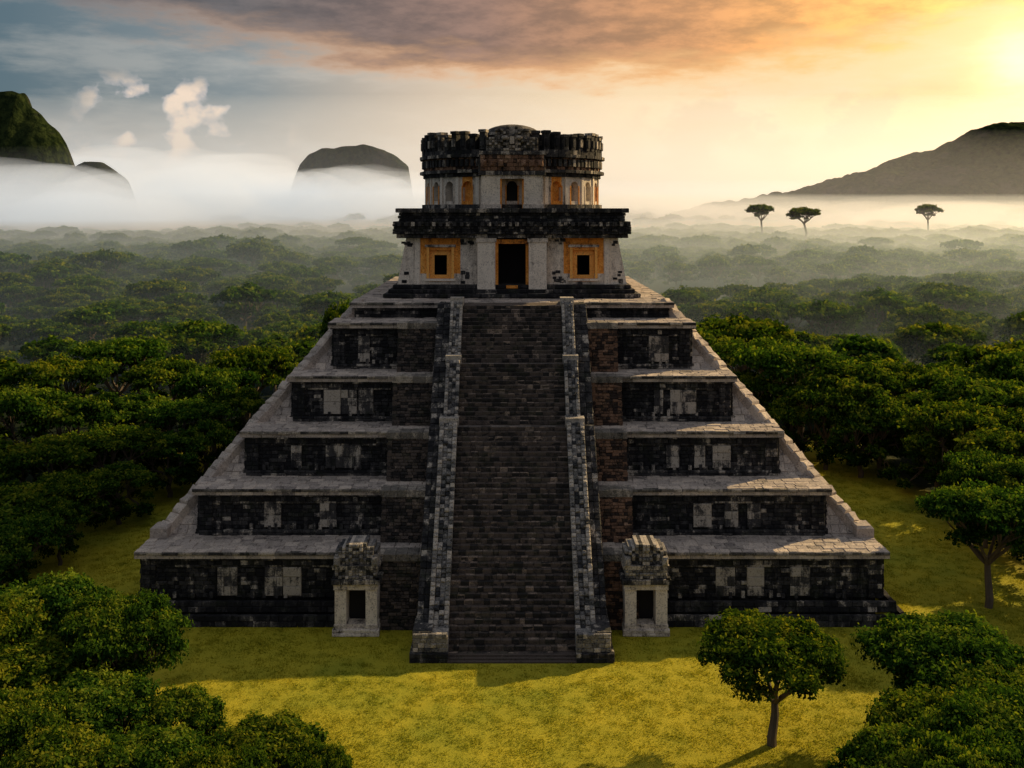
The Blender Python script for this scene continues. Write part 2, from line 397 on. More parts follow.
zn0=zl+.35; zn1=30.15
nn_=25; per=2*math.pi/nn_
for i in range(nn_):
    c=i*per
    hw=math.radians(3.7)
    colr= oc if i in(2,nn_-2) else pl
    ringhex(pl,c+hw,c+per/2-.001,RW-.8,RW,zn0,zn0,zn1,R.uniform(.4,1)); ringhex(pl,c+per/2+.001,c+per-hw,RW-.8,RW,zn0,zn0,zn1,R.uniform(.4,1))
    ringhex(pl,c+per/2-.02,c+per/2+.02,RW,RW+.12,zn0,zn0,zn1,.9)
    ringhex(colr,c-hw,c+hw,RW-.8,RW,zn0,zn0,zn0+.3,.6)
    for k in range(8):
        t0=-1+k*.25;t1=t0+.25
        zs=zn0+1.55; za=zs+.55*math.sqrt(max(0,1-t0*t0)); zb_=zs+.55*math.sqrt(max(0,1-t1*t1))
        ringhex(colr,c+t0*hw,c+t1*hw,RW-.8,RW,za,zb_,zn1,.6)
    if i in (2,nn_-2,5,nn_-5): ringhex(oc,c-hw,c+hw,RW-.8,RW-.45,zn0+.3,zn0+.3,zn0+2.1,.6)
    for sg in(-1,1): ringhex(oc if i%3!=1 else pl,c+sg*hw-.006,c+sg*hw+.006,RW,RW+.07,zn0,zn0,zn0+1.7,.7)
ring(ws,7,8.65,30.15,30.5,.5,1,.05,tfd)
ring(ws,7,8.95,30.5,30.8,.7,1,.05,lambda a,r,n:R.uniform(.2,.9))
ring(bn,7,8.55,30.8,31.9,.36,4,.09,lambda a,r,n:R.random())
for i in range(100):
    a=i*2*math.pi/100; ringhex(ws,a,a+.035,8.55,8.8,31.1,31.1,31.75,R.random()*.8)
ring(ws,7,9.0,31.9,32.2,.7,1,.06,lambda a,r,n:R.uniform(.2,.9))
ring(ws,7,8.75,32.2,32.6,.6,1,.05,tfd)
nm=56
for i in range(nm):
    a=i*2*math.pi/nm; wv=.062
    top=34.15+R.uniform(-.25,.25)
    rr=8.75+R.uniform(-.06,.1)
    ringhex(ws,a,a+wv,8.1,rr,32.6,32.6,top-.25,R.random()*.6)
    ringhex(ws,a-.008,a+wv+.008,8.05,rr+.1,top-.25,top-.25,top,R.uniform(.2,.9))
    ringhex(ws,a+.012,a+wv-.012,rr,rr+.12,32.9,32.9,33.6,R.random())
ring(ws,7.2,8.0,32.6,33.4,.7,2,.03,tfd)
ring(ws,0.1,7.3,32.2,32.9,4,1,.0,lambda a,r,n:.4)
ring(ws,.5,2.9,32.9,34.5,.6,4,.04,tfd)
dm=MB()
nr=7
for j in range(nr):
    t0=j/nr*math.pi/2;t1=(j+1)/nr*math.pi/2
    for i in range(28):
        a0_=i*2*math.pi/28;a1_=a0_+2*math.pi/28
        r0=2.8*math.cos(t0);r1=2.8*math.cos(t1);z0=34.4+1.1*math.sin(t0);z1=34.4+1.1*math.sin(t1)
        b=len(dm.v)
        for (a,r,z) in ((a0_,r0,z0),(a1_,r0,z0),(a1_,r1,z1),(a0_,r1,z1)): dm.v.append((math.sin(a)*r,CY-math.cos(a)*r-0,z))
        dm.f.append((b,b+1,b+2,b+3)); dm.t.append(R.random()*.5)
yp=87.7
for sx in(-1,1):
    x0,x1=sorted((sx*1.05,sx*2.7))
    pl.box(x0,x1,yp,90.5,zl,30.2,.75); pl.box(x0-.1,x1+.1,yp-.12,90,zl,zl+.35,.5)
    oc.box(*sorted((sx*.9,sx*1.05)),yp+.15,90,zl,29.9,.6)
pl.box(-1.05,1.05,yp,90.5,29.9,30.2,.5)
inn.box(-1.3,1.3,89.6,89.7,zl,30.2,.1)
ws.masonry((-2.95,yp-.15,30.2),(1,0,0),(0,0,1),(0,-1,0),5.9,.4,.6,.4,.06,0,lambda a,r,n:R.uniform(.2,.9))
ws.box(-2.9,2.9,yp-.05,90,30.2,32.3,.3)
bn.masonry((-2.8,yp-.1,30.6),(1,0,0),(0,0,1),(0,-1,0),5.6,1.4,.4,.35,.15,0,lambda a,r,n:R.random())
ws.masonry((-3.0,yp-.25,32.0),(1,0,0),(0,0,1),(0,-1,0),6.0,.35,.6,.35,.06,0,lambda a,r,n:R.uniform(.3,.9))
for sx in(-1,1):
    ws.masonry((sx*2.9,yp if sx>0 else 90,30.2),(0,sx,0),(0,0,1),(sx,0,0),2.2,2.15,.5,.35,.05,0,tfd)
def ball(mb,c,r,tone,sx=1,sy=1,sz=1,nu=10,nv=7):
    b=len(mb.v)
    for j in range(nv+1):
        t=-math.pi/2+math.pi*j/nv
        for i in range(nu):
            a=2*math.pi*i/nu
            mb.v.append((c[0]+r*sx*math.cos(t)*math.cos(a),c[1]+r*sy*math.cos(t)*math.sin(a),c[2]+r*sz*math.sin(t)))
    for j in range(nv):
        for i in range(nu):
            k=(i+1)%nu
            mb.f.append((b+j*nu+i,b+j*nu+k,b+(j+1)*nu+k,b+(j+1)*nu+i)); mb.t.append(tone)
ms=MB()
ms.box(-1.35,1.35,87.9,89.2,32.3,34.1,.3)
ms.relief(0,87.85,32.35,2.3,2.2,9,9,lambda t: 1.0-.25*t if t<.62 else .52,.45)
ms.box(-.2,.2,87.1,87.8,32.95,33.6,.8)
for sx in(-1,1):
    ball(ms,(sx*.62,87.5,33.5),.27,.7,1.2,1,.8,8,6)
    for q in range(3): bn.stone((sx*(1.0+q*.75)-.25,yp-.2,30.95),(1,0,0),(0,0,1),(0,-1,0),.5,.6,.22,R.uniform(.3,.9),.12)
pl.obj('plaster_walls',M_plaster,tem); oc.obj('ochre_window_surrounds',M_ochre,tem); ws.obj('cornices_and_battlements',M_wall,tem)
inn.obj('interior',M_dark,tem); inn_r.obj('niche_backs',M_dark,tem); bn.obj('carved_frieze',M_brown,tem); dm.obj('dome',M_edge,tem); ms.obj('carved_mask',M_edge,tem)

# ================================================================ SHRINES
def shrine(name,cx):
    e=empty(name); a=MB();b=MB();c=MB();d=MB()
    y0=63.4;w=1.35
    a.masonry((cx-w-.15,y0-.15,0),(1,0,0),(0,0,1),(0,-1,0),2*w+.3,.45,.7,.22,.04,0,lambda a,r,n:R.uniform(.3,.9))
    a.box(cx-w-.1,cx+w+.1,y0-.1,66,0,.44,.5)
    for s in(-1,1):
        x0,x1=sorted((cx+s*.62,cx+s*w)); a.box(x0,x1,y0,66,.45,3.3,.7); a.box(x0-.07,x1+.07,y0-.08,65.9,2.95,3.3,.5); a.box(x0-.05,x1+.05,y0-.06,65.9,.45,.7,.5)
    a.box(cx-.62,cx+.62,y0+.05,66,2.9,3.3,.7)
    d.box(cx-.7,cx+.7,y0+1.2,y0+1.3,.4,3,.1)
    a.box(cx-.62,cx+.62,y0+.1,y0+1,.42,.7,.5)
    b.masonry((cx-w-.2,y0-.2,3.3),(1,0,0),(0,0,1),(0,-1,0),2*w+.4,.35,.6,.35,.05,0,lambda a,r,n:R.uniform(.3,.9))
    b.box(cx-w-.15,cx+w+.15,y0-.12,66,3.3,3.64,.5)
    b.box(cx-w+.05,cx+w-.05,y0+.05,66,3.64,4.25,.35)
    for s in(-1,1): b.masonry((cx+s*(w+.2),y0-.2 if s>0 else 66,3.3),(0,s,0),(0,0,1),(s,0,0),2.6,.35,.6,.35,.04,0,tfd)
    b.box(cx-w-.12,cx+w+.12,y0-.15,66,4.25,4.5,.75)
    c.relief(cx,y0+.05,3.66,w-.02,.58,6,3,lambda t:1,.2)
    c.relief(cx,y0+.25,4.5,1.35,1.35,6,6,lambda t: math.sqrt(max(0,1-(t*.86)**2))*1.0,.35,1.5)
    for i in range(7):
        t=i/6*math.pi; c.stone((cx-.85*math.cos(t)-.2,y0+.9,4.75+.62*math.sin(t)),(1,0,0),(0,0,1),(0,-1,0),.4,.36,.35,R.uniform(.2,.7),.1)
    for s in(-1,1): c.stone((cx+s*1.2-.2,y0+.0,4.5),(1,0,0),(0,0,1),(0,-1,0),.4,.55,.25,.6,.1,1.4)
    a.obj('walls',M_plaster,e); b.obj('cornice',M_wall,e); c.obj('carved_crest',M_bal,e); d.obj('interior',M_dark,e)
shrine('stone_shrine',-9.95); shrine('stone_shrine.001',8.55)

# ================================================================ GROUND
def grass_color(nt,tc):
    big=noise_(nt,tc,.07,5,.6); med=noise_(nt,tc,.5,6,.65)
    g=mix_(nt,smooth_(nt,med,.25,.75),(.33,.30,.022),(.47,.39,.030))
    g=mix_(nt,math_(nt,'MULTIPLY',smooth_(nt,big,.45,.68),.8),g,(.20,.24,.022))  # patchy greener grass; its darker colour also stands in for tree shadow
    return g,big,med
m,nt=mat_new('grass_ground')
tc=N(nt,'ShaderNodeTexCoord').outputs['Object']
sep=N(nt,'ShaderNodeSeparateXYZ'); L(nt,tc,sep.inputs[0])
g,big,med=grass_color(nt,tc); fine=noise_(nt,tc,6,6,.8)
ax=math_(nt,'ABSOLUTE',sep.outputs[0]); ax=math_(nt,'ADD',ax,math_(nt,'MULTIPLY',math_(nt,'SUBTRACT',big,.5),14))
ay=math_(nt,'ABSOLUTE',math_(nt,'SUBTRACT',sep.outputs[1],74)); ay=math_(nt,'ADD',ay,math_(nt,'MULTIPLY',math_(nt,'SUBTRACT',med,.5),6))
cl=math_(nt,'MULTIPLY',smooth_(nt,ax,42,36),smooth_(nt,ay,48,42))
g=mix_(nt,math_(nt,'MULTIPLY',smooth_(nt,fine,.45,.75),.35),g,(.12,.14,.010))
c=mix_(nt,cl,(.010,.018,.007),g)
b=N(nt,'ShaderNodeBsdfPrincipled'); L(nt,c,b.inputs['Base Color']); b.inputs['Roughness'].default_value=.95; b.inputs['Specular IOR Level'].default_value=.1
bp=N(nt,'ShaderNodeBump'); bp.inputs['Strength'].default_value=.5; bp.inputs['Distance'].default_value=.2; L(nt,math_(nt,'ADD',fine,med),bp.inputs['Height']); L(nt,bp.outputs[0],b.inputs['Normal'])
o=N(nt,'ShaderNodeOutputMaterial'); L(nt,b.outputs[0],o.inputs[0]); M_ground=m
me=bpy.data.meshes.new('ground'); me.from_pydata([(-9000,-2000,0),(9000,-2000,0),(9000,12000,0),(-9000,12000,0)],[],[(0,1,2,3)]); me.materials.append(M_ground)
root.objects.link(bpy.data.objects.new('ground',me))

# ---- instancing helper
def scatter(name,pts,sc,ro,ix,objs):
    col=bpy.data.collections.new(name+'_kinds')
    for ob in objs: col.objects.link(ob)
    me=bpy.data.meshes.new(name); me.from_pydata(pts,[],[])
    a=me.attributes.new('scl','FLOAT','POINT'); a.data.foreach_set('value',np.array(sc,dtype=np.float32))
    a=me.attributes.new('rot','FLOAT','POINT'); a.data.foreach_set('value',np.array(ro,dtype=np.float32))
    a=me.attributes.new('idx','INT','POINT'); a.data.foreach_set('value',np.array(ix,dtype=np.int32))
    fo=bpy.data.objects.new(name,me); root.objects.link(fo)
    gt=bpy.data.node_groups.new('scatter','GeometryNodeTree')
    gt.interface.new_socket('Geometry',in_out='INPUT',socket_type='NodeSocketGeometry'); gt.interface.new_socket('Geometry',in_out='OUTPUT',socket_type='NodeSocketGeometry')
    gi=gt.nodes.new('NodeGroupInput');go=gt.nodes.new('NodeGroupOutput')
    mp=gt.nodes.new('GeometryNodeMeshToPoints'); iop=gt.nodes.new('GeometryNodeInstanceOnPoints'); ci=gt.nodes.new('GeometryNodeCollectionInfo')
    ci.inputs['Collection'].default_value=col; ci.inputs['Separate Children'].default_value=True; ci.inputs['Reset Children'].default_value=True
    def na(n,t):
        q=gt.nodes.new('GeometryNodeInputNamedAttribute'); q.data_type=t; q.inputs['Name'].default_value=n; return [o for o in q.outputs if o.enabled and o.name=='Attribute'][0]
    gt.links.new(gi.outputs[0],mp.inputs['Mesh']); gt.links.new(mp.outputs[0],iop.inputs['Points']); gt.links.new(ci.outputs[0],iop.inputs['Instance'])
    iop.inputs['Pick Instance'].default_value=True
    gt.links.new(na('idx','INT'),iop.inputs['Instance Index'])
    cx=gt.nodes.new('ShaderNodeCombineXYZ'); gt.links.new(na('rot','FLOAT'),cx.inputs[2]); gt.links.new(cx.outputs[0],iop.inputs['Rotation']); gt.links.new(na('scl','FLOAT'),iop.inputs['Scale'])
    gt.links.new(iop.outputs[0],go.inputs[0])
    md=fo.modifiers.new('scatter','NODES'); md.node_group=gt
    return fo
# ---- grass tufts
m,nt=mat_new('grass_blades')
geo=N(nt,'ShaderNodeNewGeometry').outputs['Position']
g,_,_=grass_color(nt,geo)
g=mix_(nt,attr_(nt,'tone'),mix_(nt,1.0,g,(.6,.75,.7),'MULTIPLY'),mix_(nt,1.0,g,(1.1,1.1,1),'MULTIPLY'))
d=N(nt,'ShaderNodeBsdfDiffuse'); L(nt,g,d.inputs[0]); t=N(nt,'ShaderNodeBsdfTranslucent'); L(nt,g,t.inputs[0])
ms_=N(nt,'ShaderNodeMixShader'); ms_.inputs[0].default_value=.5; L(nt,d.outputs[0],ms_.inputs[1]); L(nt,t.outputs[0],ms_.inputs[2])
o=N(nt,'ShaderNodeOutputMaterial'); L(nt,ms_.outputs[0],o.inputs[0]); M_blade=m
tufts=[]
for k in range(3):
    q=MB()
    for i in range(22):
        a=R.uniform(0,6.28); r=R.uniform(0,.4)**1; x=r*math.cos(a);y=r*math.sin(a); h=R.uniform(.04,.10); l=R.uniform(0,.10); b_=R.uniform(0,6.28)
        dx=.02*math.cos(b_);dy=.02*math.sin(b_); n0=len(q.v)
        q.v+=[(x-dx,y-dy,0),(x+dx,y+dy,0),(x+l*math.cos(a),y+l*math.sin(a),h)]; q.f.append((n0,n0+1,n0+2)); q.t.append(R.random())
    me=bpy.data.meshes.new('tuft%d'%k); me.from_pydata(q.v,[],q.f); at=me.attributes.new('tone','FLOAT','FACE'); at.data.foreach_set('value',np.array(q.t,dtype=np.float32)); me.materials.append(M_blade)
    tufts.append(bpy.data.objects.new('tuft_%d'%k,me))
pts=[];sc=[];ro=[];ix=[]
for _ in range(36000):
    Y=38+ (R.random()**1.5)*70; X=R.uniform(-38,38)
    if abs(X)<26 and Y>64.6: continue
    if abs(X)<6.2 and Y>59.4: continue
    nz=noise.noise(Vector((X*.25,Y*.25,0)))
    pts.append((X,Y,0)); sc.append(R.uniform(.6,1.3)*(1+.5*max(0,nz))); ro.append(R.uniform(0,6.28)); ix.append(R.randrange(3))
scatter('grass',pts,sc,ro,ix,tufts)

# ================================================================ TREES
m,nt=mat_new('leaves')
tone=attr_(nt,'tone'); oi=N(nt,'ShaderNodeObjectInfo').outputs['Random']
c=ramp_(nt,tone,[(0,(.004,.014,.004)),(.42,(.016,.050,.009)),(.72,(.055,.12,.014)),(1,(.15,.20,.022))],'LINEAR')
c=mix_(nt,math_(nt,'MULTIPLY',oi,.55),c,mix_(nt,1.0,c,(1.6,1.0,.6),'MULTIPLY'))
d=N(nt,'ShaderNodeBsdfDiffuse'); L(nt,c,d.inputs[0])
t=N(nt,'ShaderNodeBsdfTranslucent'); L(nt,mix_(nt,1.0,c,(1.5,1.5,.6),'MULTIPLY'),t.inputs[0])
ms_=N(nt,'ShaderNodeMixShader'); ms_.inputs[0].default_value=.36; L(nt,d.outputs[0],ms_.inputs[1]); L(nt,t.outputs[0],ms_.inputs[2])
o=N(nt,'ShaderNodeOutputMaterial'); L(nt,ms_.outputs[0],o.inputs[0]); M_leaf=m
m,nt=mat_new('bark')
tc=N(nt,'ShaderNodeTexCoord').outputs['Object']
c=mix_(nt,noise_(nt,tc,3,5,.7,1,1,.2),(.03,.022,.015),(.16,.12,.085))
b=N(nt,'ShaderNodeBsdfPrincipled'); L(nt,c,b.inputs['Base Color']); b.inputs['Roughness'].default_value=.9
o=N(nt,'ShaderNodeOutputMaterial'); L(nt,b.outputs[0],o.inputs[0]); M_bark=m

def make_tree(name,h,rad,nl,leaves,ls,seed,flat=.32,thick=.42,forkz=.34,skirt=0):
    r=np.random.default_rng(seed); V=[];Fc=[];T=[];MI=[]
    def limb(p0,p1,r0,r1,segs=3,wob=.15,k=6):
        p0=np.array(p0,float);p1=np.array(p1,float)
        ax=p1-p0; pts=[p0+ax*i/segs+(r.normal(0,wob,3)*np.linalg.norm(ax)*.2 if 0<i<segs else 0) for i in range(segs+1)]
        z=ax/np.linalg.norm(ax); x=np.cross(z,[.3,.9,.1]); x/=np.linalg.norm(x); y=np.cross(z,x)
        b=len(V)
        for i,p in enumerate(pts):
            rr=r0+(r1-r0)*i/segs
            for q in range(k):
                a=2*math.pi*q/k; V.append(tuple(p+x*rr*math.cos(a)+y*rr*math.sin(a)))
        for i in range(segs):
            for q in range(k):
                q2=(q+1)%k; Fc.append((b+i*k+q,b+i*k+q2,b+(i+1)*k+q2,b+(i+1)*k+q)); T.append(.5); MI.append(1)
    zc=h*(1-flat)
    fork=np.array([r.normal(0,.2),r.normal(0,.2),h*forkz])
    limb((0,0,-.3),fork,h*.03+.08,h*.022+.05,4,.2,8)
    lobes=[]
    for i in range(nl):
        f=(i+.5)/nl; rr=rad*.86*math.sqrt(f); a=i*2.399+r.uniform(-.35,.35)
        rr*=r.uniform(.84,1.14)
        z=zc+(h-zc)*.78*math.sqrt(max(0,1-(rr/rad)**2*.92))-(.1*h*r.random())
        lobes.append((rr*math.cos(a),rr*math.sin(a),z, rad*r.uniform(.14,.28),0))
    for i in range(max(4,nl//4)):
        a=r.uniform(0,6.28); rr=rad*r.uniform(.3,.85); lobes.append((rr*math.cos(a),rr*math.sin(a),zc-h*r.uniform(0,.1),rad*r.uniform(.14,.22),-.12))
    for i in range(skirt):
        a=i*6.283/skirt*1.618; rr=rad*r.uniform(.55,.9); lobes.append((rr*math.cos(a),rr*math.sin(a),zc-h*r.uniform(.08,.36),rad*r.uniform(.16,.26),-.2))  # low lobes get a darker leaf tone, painted underside shade
    nb=min(7,max(4,nl//6)); tips=[]
    for i in range(nb):
        a=i*6.283/nb+r.uniform(-.3,.3); q=fork+np.array([math.cos(a)*rad*.38,math.sin(a)*rad*.38,(zc-fork[2])*.62]); limb(fork,q,h*.016+.03,h*.011+.02,3); tips.append(q)
    for lb in lobes:
        p=np.array(lb[:3]); q=min(tips,key=lambda t:np.linalg.norm(t-p)); limb(q,p,h*.008+.015,.02,2,.15,4)
    per=leaves//len(lobes)
    for lx,ly,lz,lr,lt in lobes:
        nlv=int(per*(lr/(rad*.235))**2)
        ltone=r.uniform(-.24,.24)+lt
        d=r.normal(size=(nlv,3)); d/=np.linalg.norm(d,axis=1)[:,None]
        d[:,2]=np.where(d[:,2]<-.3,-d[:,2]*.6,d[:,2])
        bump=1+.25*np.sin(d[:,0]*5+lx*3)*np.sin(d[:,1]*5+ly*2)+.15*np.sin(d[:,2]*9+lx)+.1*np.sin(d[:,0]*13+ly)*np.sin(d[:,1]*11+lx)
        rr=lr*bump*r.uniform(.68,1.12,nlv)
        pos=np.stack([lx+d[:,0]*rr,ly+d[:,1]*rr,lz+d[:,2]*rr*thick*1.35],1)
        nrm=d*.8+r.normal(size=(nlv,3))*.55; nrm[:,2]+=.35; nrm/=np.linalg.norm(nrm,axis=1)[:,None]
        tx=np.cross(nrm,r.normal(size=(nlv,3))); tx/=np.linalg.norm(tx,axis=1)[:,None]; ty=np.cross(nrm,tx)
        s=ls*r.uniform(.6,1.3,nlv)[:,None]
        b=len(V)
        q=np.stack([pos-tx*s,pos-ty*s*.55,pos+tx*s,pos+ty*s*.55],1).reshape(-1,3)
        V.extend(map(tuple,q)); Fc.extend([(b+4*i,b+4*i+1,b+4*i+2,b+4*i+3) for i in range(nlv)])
        tn=np.clip(.36+ltone+d[:,2]*.30+(rr/lr-.9)*.6+r.normal(0,.14,nlv),0,1); T.extend(tn.tolist()); MI.extend([0]*nlv)  # shade painted into leaf tone: tops lighter, undersides and inner leaves darker
    me=bpy.data.meshes.new(name); me.from_pydata(V,[],Fc)
    at=me.attributes.new('tone','FLOAT','FACE'); at.data.foreach_set('value',np.array(T,dtype=np.float32))
    me.materials.append(M_leaf); me.materials.append(M_bark); me.polygons.foreach_set('material_index',MI); me.update()
    return me
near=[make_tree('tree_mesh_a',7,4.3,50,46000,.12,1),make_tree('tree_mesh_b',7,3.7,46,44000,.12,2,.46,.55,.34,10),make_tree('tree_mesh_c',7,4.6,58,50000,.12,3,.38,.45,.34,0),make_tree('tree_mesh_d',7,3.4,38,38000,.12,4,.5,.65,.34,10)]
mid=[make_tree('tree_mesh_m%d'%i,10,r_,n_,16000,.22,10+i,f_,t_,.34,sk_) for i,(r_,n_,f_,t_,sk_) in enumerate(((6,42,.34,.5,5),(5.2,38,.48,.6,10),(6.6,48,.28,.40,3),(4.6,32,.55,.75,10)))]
def tree(meshes,i,X,Y,s,sz=1,rot=None):
    ob=bpy.data.objects.new('rainforest_tree' ,meshes[i%len(meshes)]); root.objects.link(ob)
    ob.location=(X,Y,0); ob.scale=(s,s,s*sz); ob.rotation_euler=(0,0,rot if rot is not None else R.uniform(0,6.28)); return ob
def treepx(meshes,i,px,pytop,Y,wpx,hm=None):
    X=Xat(px,Y); h=Zat(pytop,Y); base=7 if meshes is near else 10
    rad=wpx*Y/F/2
    mrad=[4.3,3.7,4.6,3.4][i%4] if meshes is near else [6,5.2,6.6,4.6][i%4]
    ob=tree(meshes,i,X,Y,1); ob.scale=(rad/mrad/1.05,rad/mrad/1.05,h/base/.97)
    return ob
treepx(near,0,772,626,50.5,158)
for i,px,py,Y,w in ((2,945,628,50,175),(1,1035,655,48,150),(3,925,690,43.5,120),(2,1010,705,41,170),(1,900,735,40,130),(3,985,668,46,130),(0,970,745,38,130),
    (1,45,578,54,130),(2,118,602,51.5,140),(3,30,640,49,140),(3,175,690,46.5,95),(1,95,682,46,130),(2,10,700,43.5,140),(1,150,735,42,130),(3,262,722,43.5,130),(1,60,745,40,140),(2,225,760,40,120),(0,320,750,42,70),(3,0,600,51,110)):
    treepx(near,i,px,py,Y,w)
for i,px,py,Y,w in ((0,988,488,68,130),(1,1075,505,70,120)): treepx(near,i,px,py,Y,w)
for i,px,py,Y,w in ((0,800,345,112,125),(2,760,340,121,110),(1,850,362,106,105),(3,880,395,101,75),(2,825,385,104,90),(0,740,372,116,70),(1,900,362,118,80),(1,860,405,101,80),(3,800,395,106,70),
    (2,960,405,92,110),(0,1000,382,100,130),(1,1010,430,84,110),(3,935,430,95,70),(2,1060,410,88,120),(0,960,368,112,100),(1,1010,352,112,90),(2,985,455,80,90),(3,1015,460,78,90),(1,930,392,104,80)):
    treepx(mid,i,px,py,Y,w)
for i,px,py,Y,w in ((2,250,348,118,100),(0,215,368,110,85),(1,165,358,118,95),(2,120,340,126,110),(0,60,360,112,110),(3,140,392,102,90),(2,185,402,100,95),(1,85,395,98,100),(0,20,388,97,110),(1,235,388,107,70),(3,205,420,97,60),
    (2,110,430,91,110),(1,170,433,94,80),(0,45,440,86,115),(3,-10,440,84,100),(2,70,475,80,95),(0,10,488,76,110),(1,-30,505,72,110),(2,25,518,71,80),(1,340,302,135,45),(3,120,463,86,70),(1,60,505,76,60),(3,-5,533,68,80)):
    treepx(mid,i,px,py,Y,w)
emg=make_tree('umbrella_tree_mesh',24,9,34,6000,.6,33,.16,.42,.66)
for px,py,Y,sw in ((761,205,640,.95),(804,208,600,1.12),(928,205,680,.95)):
    ob=bpy.data.objects.new('umbrella_tree',emg); root.objects.link(ob); hh=Zat(py,Y)/24/.97; ob.location=(Xat(px,Y),Y,0); ob.scale=(sw,sw,hh*.98); ob.rotation_euler=(0,0,px)

far=[make_tree('ftree_%d'%i,10,r_,n_,4600,.40,50+i,f_,t_,.34,5) for i,(r_,n_,f_,t_) in enumerate(((6,34,.34,.5),(5.2,30,.47,.6),(6.8,38,.26,.40),(4.6,26,.54,.75)))]
pts=[];sc=[];ro=[];ix=[]
def add_forest(Y0,Y1,sp,smin,smax,dens=.9,big=1.35):
    y=Y0
    while y<Y1:
        xm=.62*y+35; x=-xm
        while x<xm:
            X=x+R.uniform(-.5,.5)*sp; Y=y+R.uniform(-.5,.5)*sp
            x+=sp
            if R.random()>dens: continue
            if abs(X)<34 and Y<138: continue
            nz=noise.noise(Vector((X*.012,Y*.012,3.1)))
            if nz<-.2 and Y<330: continue
            s=R.uniform(smin,smax)*(1+.35*nz)
            if R.random()<.08: s*=big
            s=min(s,1.55 if Y<900 else 3)
            pts.append((X,Y,-.2)); sc.append(s); ro.append(R.uniform(0,6.28)); ix.append(R.randrange(4))
        y+=sp
add_forest(128,300,8.6,.5,1.05,.88,1.25)
add_forest(300,620,10,.6,1.2,.9)
add_forest(620,1000,12,.75,1.35,.92)
add_forest(1000,2400,24,1.4,2.3,1)
for _ in range(260):
    s=R.choice((-1,1)); X=s*R.uniform(62,150); Y=R.uniform(20,130)
    pts.append((X,Y,-.2)); sc.append(R.uniform(.7,1.1)); ro.append(R.uniform(0,6.28)); ix.append(R.randrange(4))
scatter('distant_forest',pts,sc,ro,ix,[bpy.data.objects.new('kind_%d'%i,me) for i,me in enumerate(far)])

# ================================================================ HILLS
m,nt=mat_new('hill_forest')
tc=N(nt,'ShaderNodeTexCoord').outputs['Object']
v=N(nt,'ShaderNodeTexVoronoi'); v.inputs['Scale'].default_value=.09; L(nt,tc,v.inputs['Vector'])
n1=noise_(nt,tc,.02,6,.65); n2=noise_(nt,tc,.15,5,.7)
c=mix_(nt,smooth_(nt,n2,.35,.65),(.010,.018,.008),(.035,.05,.016))
c=mix_(nt,math_(nt,'MULTIPLY',smooth_(nt,n1,.52,.66),.8),c,(.065,.058,.05))
b=N(nt,'ShaderNodeBsdfPrincipled'); L(nt,c,b.inputs['Base Color']); b.inputs['Roughness'].default_value=1; b.inputs['Specular IOR Level'].default_value=0
bp=N(nt,'ShaderNodeBump'); bp.inputs['Strength'].default_value=1; bp.inputs['Distance'].default_value=8; L(nt,math_(nt,'SUBTRACT',n2,v.outputs['Distance']),bp.inputs['Height']); L(nt,bp.outputs[0],b.inputs['Normal'])
o=N(nt,'ShaderNodeOutputMaterial'); L(nt,b.outputs[0],o.inputs[0]); M_hill=m
def hill(name,Y,prof,depth,step=5,rough=5,flatf=.5):
    px=np.array([p[0] for p in prof],float); py=np.array([p[1] for p in prof],float)
    xs=(px-512)*Y/F; zs=H-(py-210)*Y/F
    X=np.arange(xs[0],xs[-1]+step,step); nY=int(2*depth/step); Ys=Y+np.linspace(-depth,depth,nY)
    Z=np.interp(X,xs,zs)
    V=[];Fc=[]
    for y in Ys:
        g=math.exp(-((y-Y)/(depth*flatf))**2)
        for x,z in zip(X,Z):
            nz=noise.fractal(Vector((x*.012,y*.012,0)),1,2,4)*rough*2+noise.noise(Vector((x*.09,y*.09,1)))*rough*.7
            V.append((x,y,z*g*1.0+nz*min(1,max(0,z)/30)*g-4))
    n=len(X)
    for j in range(nY-1):
        for i in range(n-1): Fc.append((j*n+i,j*n+i+1,(j+1)*n+i+1,(j+1)*n+i))
    me=bpy.data.meshes.new(name); me.from_pydata(V,[],Fc); me.materials.append(M_hill)
    me.polygons.foreach_set('use_smooth',[True]*len(Fc))
    ob=bpy.data.objects.new(name,me); root.objects.link(ob); return ob
hill('hill',1250,[(660,220),(700,205),(740,197),(780,190),(815,183),(850,173),(890,159),(925,150),(950,141),(970,130),(985,123),(1000,119),(1030,118),(1060,110),(1120,126),(1200,140),(1300,170),(1450,215)],280,4,5)
hill('hill.001',1000,[(-200,215),(-120,140),(-60,104),(-30,88),(4,86),(24,89),(28,103),(40,110),(48,120),(56,129),(64,142),(72,170),(84,215)],110,3,3)
hill('hill.002',1250,[(284,225),(294,178),(301,160),(309,151),(322,145),(345,143),(364,142),(384,146),(397,153),(408,163),(418,225)],70,3,2)
hill('hill.003',1000,[(52,225),(64,182),(73,166),(85,158),(102,158),(115,165),(128,176),(142,225)],55,3,2)

